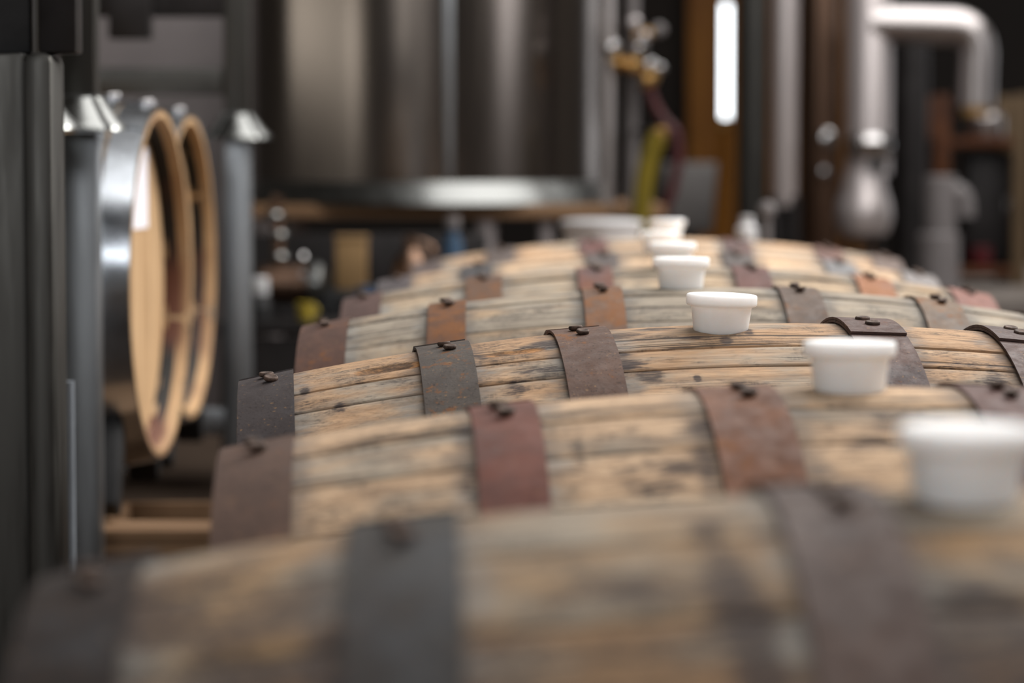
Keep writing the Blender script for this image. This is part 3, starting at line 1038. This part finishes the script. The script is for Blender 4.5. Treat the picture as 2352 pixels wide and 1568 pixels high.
MB().tube(arc((.018, 0, .17), (.046, 0, .11), (.075, 0, .16)), .006, 10).build('handle', M['copper'], fj)

# ------------------------------------------------------------------ bench behind the last barrel with white tub, jug and tap
BY = 6.28
bench = thing('low_bench', 'low wooden bench hidden behind the farthest barrel', 'bench', (.30, BY, 0))
MB().box((0, 0, .782), (.60, .42, .035), bevel=.004).build('top', M['crate'], bench)
for sx in (-1, 1):
    for sy in (-1, 1):
        MB().box((sx * .26, sy * .17, .382), (.05, .05, .765), bevel=.004).build('leg', M['crate'], bench)
BT = .7995
tub = thing('white_tub', 'wide white plastic tub with a lid, left of the farthest bungs', 'tub', (at(1382, 540, BY).x, BY, BT))
MB().lathe([(0, 0), (.074, 0), (.080, .004), (.086, .056), (0, .056)], 48).build('body', M['white'], tub)
MB().lathe([(0, .055), (.090, .055), (.092, .058), (.092, .066), (.088, .070), (.06, .073), (0, .074)], 48).build('lid', M['white'], tub)
jug = thing('white_bottle', 'small white bottle on the bench, right of the farthest bungs', 'bottle', (at(1711, 540, BY).x, BY - .05, BT))
MB().lathe([(0, 0), (.021, 0), (.023, .004), (.023, .054), (.013, .064), (.012, .07), (0, .07)], 24).build('body', M['white'], jug)
MB().lathe([(0, .069), (.014, .069), (.015, .072), (.0145, .080), (0, .081)], 20).build('cap', M['white'], jug)
tap = thing('steel_tap', 'pink-grey steel tap on a thin stem, right of the small white bottle', 'tap', (at(1762, 540, BY).x, BY, BT))
MB().lathe([(0, 0), (.02, 0), (.02, .006), (.009, .01), (.008, .08), (0, .08)], 20).build('stem', M['greypvc'], tap)
MB().lathe([(0, .074), (.012, .077), (.019, .088), (.02, .097), (.015, .108), (0, .113)], 24).build('knob', M['greypvc'], tap)

# ------------------------------------------------------------------ manifold of pipes and valves right of the tank
MY = 7.55


def mp(px, py):
    p = at(px, py, MY)
    return Vector((p.x - at(1428, 0, MY).x, 0, p.z))


man = thing('pipe_manifold', 'two upright steel pipes with a cluster of brass and chrome valves', 'manifold', (at(1428, 0, MY).x, MY, 0))
x1, x2 = mp(1400, 0).x, mp(1455, 0).x
MB().cyl((x1, 0, 0), (x1, 0, 1.75), .017, 24).build('pipe', M['stain2'], man)
MB().cyl((x2, .03, 0), (x2, .03, 1.75), .016, 24).build('pipe', M['greypvc'], man)
for px, py, r, mt, nm in ((1408, 112, 20, 'chrome', 'union'), (1470, 112, 15, 'chrome', 'valve_knob'), (1492, 150, 17, 'chrome', 'valve_knob'), (1514, 158, 12, 'chrome', 'nut'),
                          (1420, 145, 17, 'brass', 'valve_body'), (1452, 150, 20, 'brass', 'valve_body'), (1490, 183, 20, 'brass', 'valve_body'),
                          (1456, 55, 17, 'stain2', 'union'), (1512, 70, 16, 'greypvc', 'gauge'), (1478, 88, 15, 'stain2', 'nut')):
    c = mp(px, py)
    r = r / FPX * MY
    mb = MB().lathe([(0, -r), (r * .55, -r * .92), (r * .92, -r * .5), (r, 0), (r * .92, r * .5), (r * .55, r * .92), (0, r)], 24,
                    Matrix.Translation(c + Vector((0, -.035, 0))) @ Matrix.Rotation(RAD(90), 4, 'X'))
    mb.cyl(c + Vector((0, -.035, 0)), c + Vector((0, .02, 0)), r * .45, 16)
    mb.build(nm, M[mt], man)
for p, q in (((1400, 135), (1455, 150)), ((1455, 150), (1492, 183)), ((1456, 85), (1512, 70)), ((1492, 183), (1514, 158))):
    MB().cyl(mp(*p) + Vector((0, -.01, 0)), mp(*q) + Vector((0, -.01, 0)), .012, 16).build('cross_pipe', M['brass'], man)
rh = thing('red_hose', 'dull red hose drooping from the valves towards the brown door', 'hose', (at(1490, 0, MY).x, MY - .03, 0))
o0 = at(1490, 0, MY).x


def hp(px, py, dy=0):
    p = at(px, py, MY)
    return Vector((p.x - o0, dy, p.z))


MB().tube(arc(hp(1488, 195), hp(1548, 300), hp(1500, 260), 12) + arc(hp(1548, 300), hp(1510, 520), hp(1575, 380), 12)[1:] + [hp(1508, 700), hp(1506, 1190)], .014, 14).build('tubing', M['red'], rh)
MB().cyl(hp(1480, 184), hp(1490, 200), .018, 16).build('coupling', M['brass'], rh)
yh = thing('yellow_hose', 'thick olive-yellow hose hanging below the valves', 'hose', (at(1470, 0, MY).x, MY - .12, 0))
o0 = at(1470, 0, MY - .12).x
MB().tube(arc(hp(1506, 310), hp(1470, 420), hp(1480, 345), 10) + [hp(1464, 480), hp(1462, 560), hp(1460, 800), hp(1460, 1190)], .026, 16).build('tubing', M['olive'], yh)
MB().cyl(hp(1506, 335), hp(1508, 295), .017, 16).build('coupling', M['brass'], yh)
MB().cyl(hp(1506, 300) + Vector((0, 0, 0)), hp(1458, 300) + Vector((0, .12, 0)), .008, 12).build('hook', M['darksteel'], yh)

# ------------------------------------------------------------------ door with a narrow lit pane, in the back
DY = 14.9
d0, d1 = at(1580, 0, DY), at(2010, 0, DY)
door = struct('door_1', MB().box(((d0.x + d1.x) / 2, DY, 1.05), (d1.x - d0.x, .07, 2.1), bevel=.005), M['door'])
MB().box((at(1667, 0, DY).x, DY - .036, 1.515), (.036, .014, .60), bevel=.003).build('pane', M['glow'], door, False)
for sx in (-1, 1):
    MB().box((at(1667, 0, DY).x + sx * .03, DY - .04, 1.515), (.022, .022, .64), bevel=.003).build('pane_frame', M['door'], door, False)
MB().box((at(1660, 0, DY).x, DY - .05, .95), (.03, .05, .12), bevel=.006).build('handle', M['chrome'], door)

gb = thing('control_box', 'grey enamel control box on a stand below the brown door', 'box', (at(1590, 0, 9.6).x, 9.7, 0))
MB().box((0, 0, .875), (.185, .16, .24), bevel=.01).build('housing', M['greybox'], gb)
MB().box((0, -.083, .875), (.15, .01, .2), bevel=.004).build('cover', M['greybox'], gb)
MB().cyl((0, 0, 0), (0, 0, .757), .03).cyl((0, 0, 0), (0, 0, .015), .12).build('stand', M['darksteel'], gb)
wpole = thing('wooden_pole', 'slim brown wooden pole leaning beside the grey control box', 'pole', (at(1656, 0, 9.3).x, 9.3, 0))
MB().tube([(-.04, 0, 0), (-.01, 0, .75), (.014, 0, 1.12)], .016, 16).build('shaft', M['door'], wpole)
MB().lathe([(0, 0), (.018, 0), (.018, .03), (0, .03)], 16, Matrix.Translation((.013, 0, 1.11))).build('end_cap', M['brass'], wpole)

# ------------------------------------------------------------------ still columns
SY = 9.0


def column(name, label, px0, px1, z0, z1, mat, Y=SY, cat='still column', rings=(), foot=True, taper=1.0):
    a, b = at(px0, 370, Y), at(px1, 370, Y)
    r = (b.x - a.x) / 2
    t = thing(name, label, cat, ((a.x + b.x) / 2, Y, 0))
    MB().lathe([(0, z0), (r * .9 * taper, z0), (r * taper, z0 + .02), (r, z1 - .02), (r * .9, z1), (0, z1)], 64).build('shell', M[mat], t)
    for z in rings:
        MB().lathe([(r * .98, z - .012), (r + .012, z - .01), (r + .012, z + .01), (r * .98, z + .012)], 64).build('flange', M[mat], t)
    if foot:
        for k in range(3):
            a_ = RAD(90 + 120 * k)
            MB().cyl((r * .8 * math.cos(a_), r * .8 * math.sin(a_), 0), (r * .8 * math.cos(a_), r * .8 * math.sin(a_), z0 + .03), .018, 14).build('leg', M['darksteel'], t)
    return t, r


column('still_column', 'dull blue-grey steel column, left of the bright pink-grey one', 1692, 1762, .5, 2.2, 'darkpost', Y=9.25)
column('still_column', 'bright pink-grey steel column with a soft vertical gleam', 1768, 1834, .86, 2.2, 'pinksteel', Y=8.9, taper=.86)
cB, rB = column('still_column', 'dark brown copper column between the two bright steel columns', 1834, 1930, .55, 2.2, 'copper', Y=9.4)
for (px, py, r) in ((1905, 318, 20), (1898, 395, 14)):
    p = at(px, py, 9.3 - rB)
    MB().lathe([(0, -.02), (r / 725, -.016), (r / 725 * 1.1, 0), (r / 725 * .7, .014), (0, .018)], 24,
               Matrix.Translation((p.x - cB.location.x, p.y - cB.location.y + .06, p.z)) @ Matrix.Rotation(RAD(90), 4, 'X')).build('sight_port', M['chrome'], cB)
# main still: column C, pot bulb, flange ring and elbow pipe
a, b = at(1942, 370, SY), at(2046, 370, SY)
rC = (b.x - a.x) / 2
st = thing('pot_still', 'bright steel pot still with round belly and overhead elbow pipe', 'still', ((a.x + b.x) / 2, SY, 0))
zz = lambda py: at(0, py, SY).z
MB().lathe([(0, zz(400)), (rC, zz(400)), (rC, zz(-120)), (rC * .9, zz(-130)), (0, zz(-130))], 64).build('neck', M['pinksteel'], st)
MB().lathe([(0, zz(360) - .006), (rC * .9, zz(362)), (rC * 1.03, zz(350)), (rC * 1.02, zz(325)), (rC * .8, zz(310)), (0, zz(309))], 48,
           Matrix.Translation((0, -.03, 0))).build('collar', M['chrome'], st)
xb = at(1985, 0, SY).x - st.location.x
MB().lathe([(0, zz(555)), (.04, zz(553)), (.075, zz(535)), (.09, zz(500)), (.085, zz(465)), (rC * .95, zz(430)), (rC * .9, zz(395)), (0, zz(395))], 48,
           Matrix.Translation((xb, -.03, 0))).build('belly', M['pinksteel'], st)
MB().lathe([(0, -.012), (.022, -.01), (.024, 0), (.02, .01), (0, .012)], 24, Matrix.Translation((at(2005, 0, SY).x - st.location.x, -.105, zz(380))) @ Matrix.Rotation(RAD(90), 4, 'X')).build('port', M['black'], st)
for k in range(3):
    a_ = RAD(-90 + 120 * k)
    MB().cyl((.05 * math.cos(a_) + xb, .05 * math.sin(a_) - .03, 0), (.05 * math.cos(a_) + xb, .05 * math.sin(a_) - .03, zz(530)), .014, 14).build('leg', M['darksteel'], st)
e = lambda px, py: at(px, py, SY) - Vector((st.location.x, SY, 0)) + Vector((0, -.02, 0))
pr = 43 / FPX * SY
MB().tube([e(1995, 55), e(2100, 57), e(2170, 60)] + arc(e(2180, 60), e(2242, 130), e(2242, 62), 12) + [e(2240, 180), e(2238, 245)], pr, 32).build('elbow_pipe', M['stain2'], st)
MB().cyl(e(2238, 240), e(2238, 268), pr * .8, 24).build('pipe_end', M['brass'], st)
column('still_column', 'black steel column behind the elbow pipe', 2050, 2132, .4, 1.43, 'darksteel', Y=9.5)
wl = thing('condenser_can', 'dull steel can on a shelf under the end of the elbow pipe', 'can', (at(2258, 0, 10.0).x, 9.92, 1.081))
MB().lathe([(0, 0), (.062, 0), (.065, .006), (.065, .07), (.05, .085), (.02, .09), (0, .09)], 32).build('body', M['stain2'], wl)
MB().tube(arc((-.05, 0, .08), (.05, 0, .08), (0, 0, .15)), .005, 10).build('handle', M['darksteel'], wl)

# ------------------------------------------------------------------ raised platform and shelving at the right
struct('floor_platform', MB().box((2.6, 10.4, .285), (2.36, 3.2, .57), bevel=.01), M['platform'])
sh = thing('wooden_shelf', 'wooden shelf unit on the raised platform at the right edge', 'shelf', (at(2245, 0, 10.0).x, 10.0, .57))
xl, xr = at(2150, 0, 10).x - sh.location.x, at(2345, 0, 9.85).x - sh.location.x
for x, mt in ((xl, 'shelfwood'), (xr, 'posttan')):
    for dy in (-.16, .16):
        MB().box((x, dy, .33), (.05, .05, .66), bevel=.004).build('post', M[mt], sh)
for z in (.05, .495):
    MB().box(((xl + xr) / 2, 0, z), (xr - xl, .36, .032), bevel=.003).build('shelf_board', M['shelfwood'], sh)
dc = thing('dark_cabinet', 'dark grey metal cabinet standing on the lower shelf', 'cabinet', (at(2268, 0, 10.0).x, 10.03, .636))
MB().box((0, 0, .2), (.17, .24, .40), bevel=.008).build('body', M['darksteel'], dc)
MB().box((0, -.125, .2), (.15, .012, .37), bevel=.004).build('door_panel', M['darksteel'], dc)
MB().cyl((.055, -.14, .19), (.055, -.14, .24), .006, 12).build('handle', M['chrome'], dc)
rb = thing('crimson_tin', 'crimson tin in front of the dark cabinet', 'tin', (at(2258, 0, 9.87).x, 9.865, .636))
MB().lathe([(0, 0), (.034, 0), (.036, .004), (.036, .05), (.034, .055), (0, .055)], 28).build('body', M['crimson'], rb)
MB().lathe([(0, .054), (.037, .054), (.037, .064), (.034, .067), (0, .067)], 28).build('lid', M['crimson'], rb)
gp = thing('grey_standpipe', 'pale grey standpipe with a side elbow, right of the pot still', 'pipe', (at(2165, 0, 8.7).x, 8.7, 0))
MB().cyl((0, 0, 0), (0, 0, .955), .048, 32).build('riser', M['greypvc'], gp)
MB().cyl((-.004, 0, 0), (-.004, 0, .78), .062, 32).build('sleeve', M['greypvc'], gp)
MB().tube([(0, 0, .90), (.03, 0, .91)] + arc((.04, 0, .91), (.075, 0, .83), (.08, 0, .91), 8), .028, 18).build('side_elbow', M['greypvc'], gp)
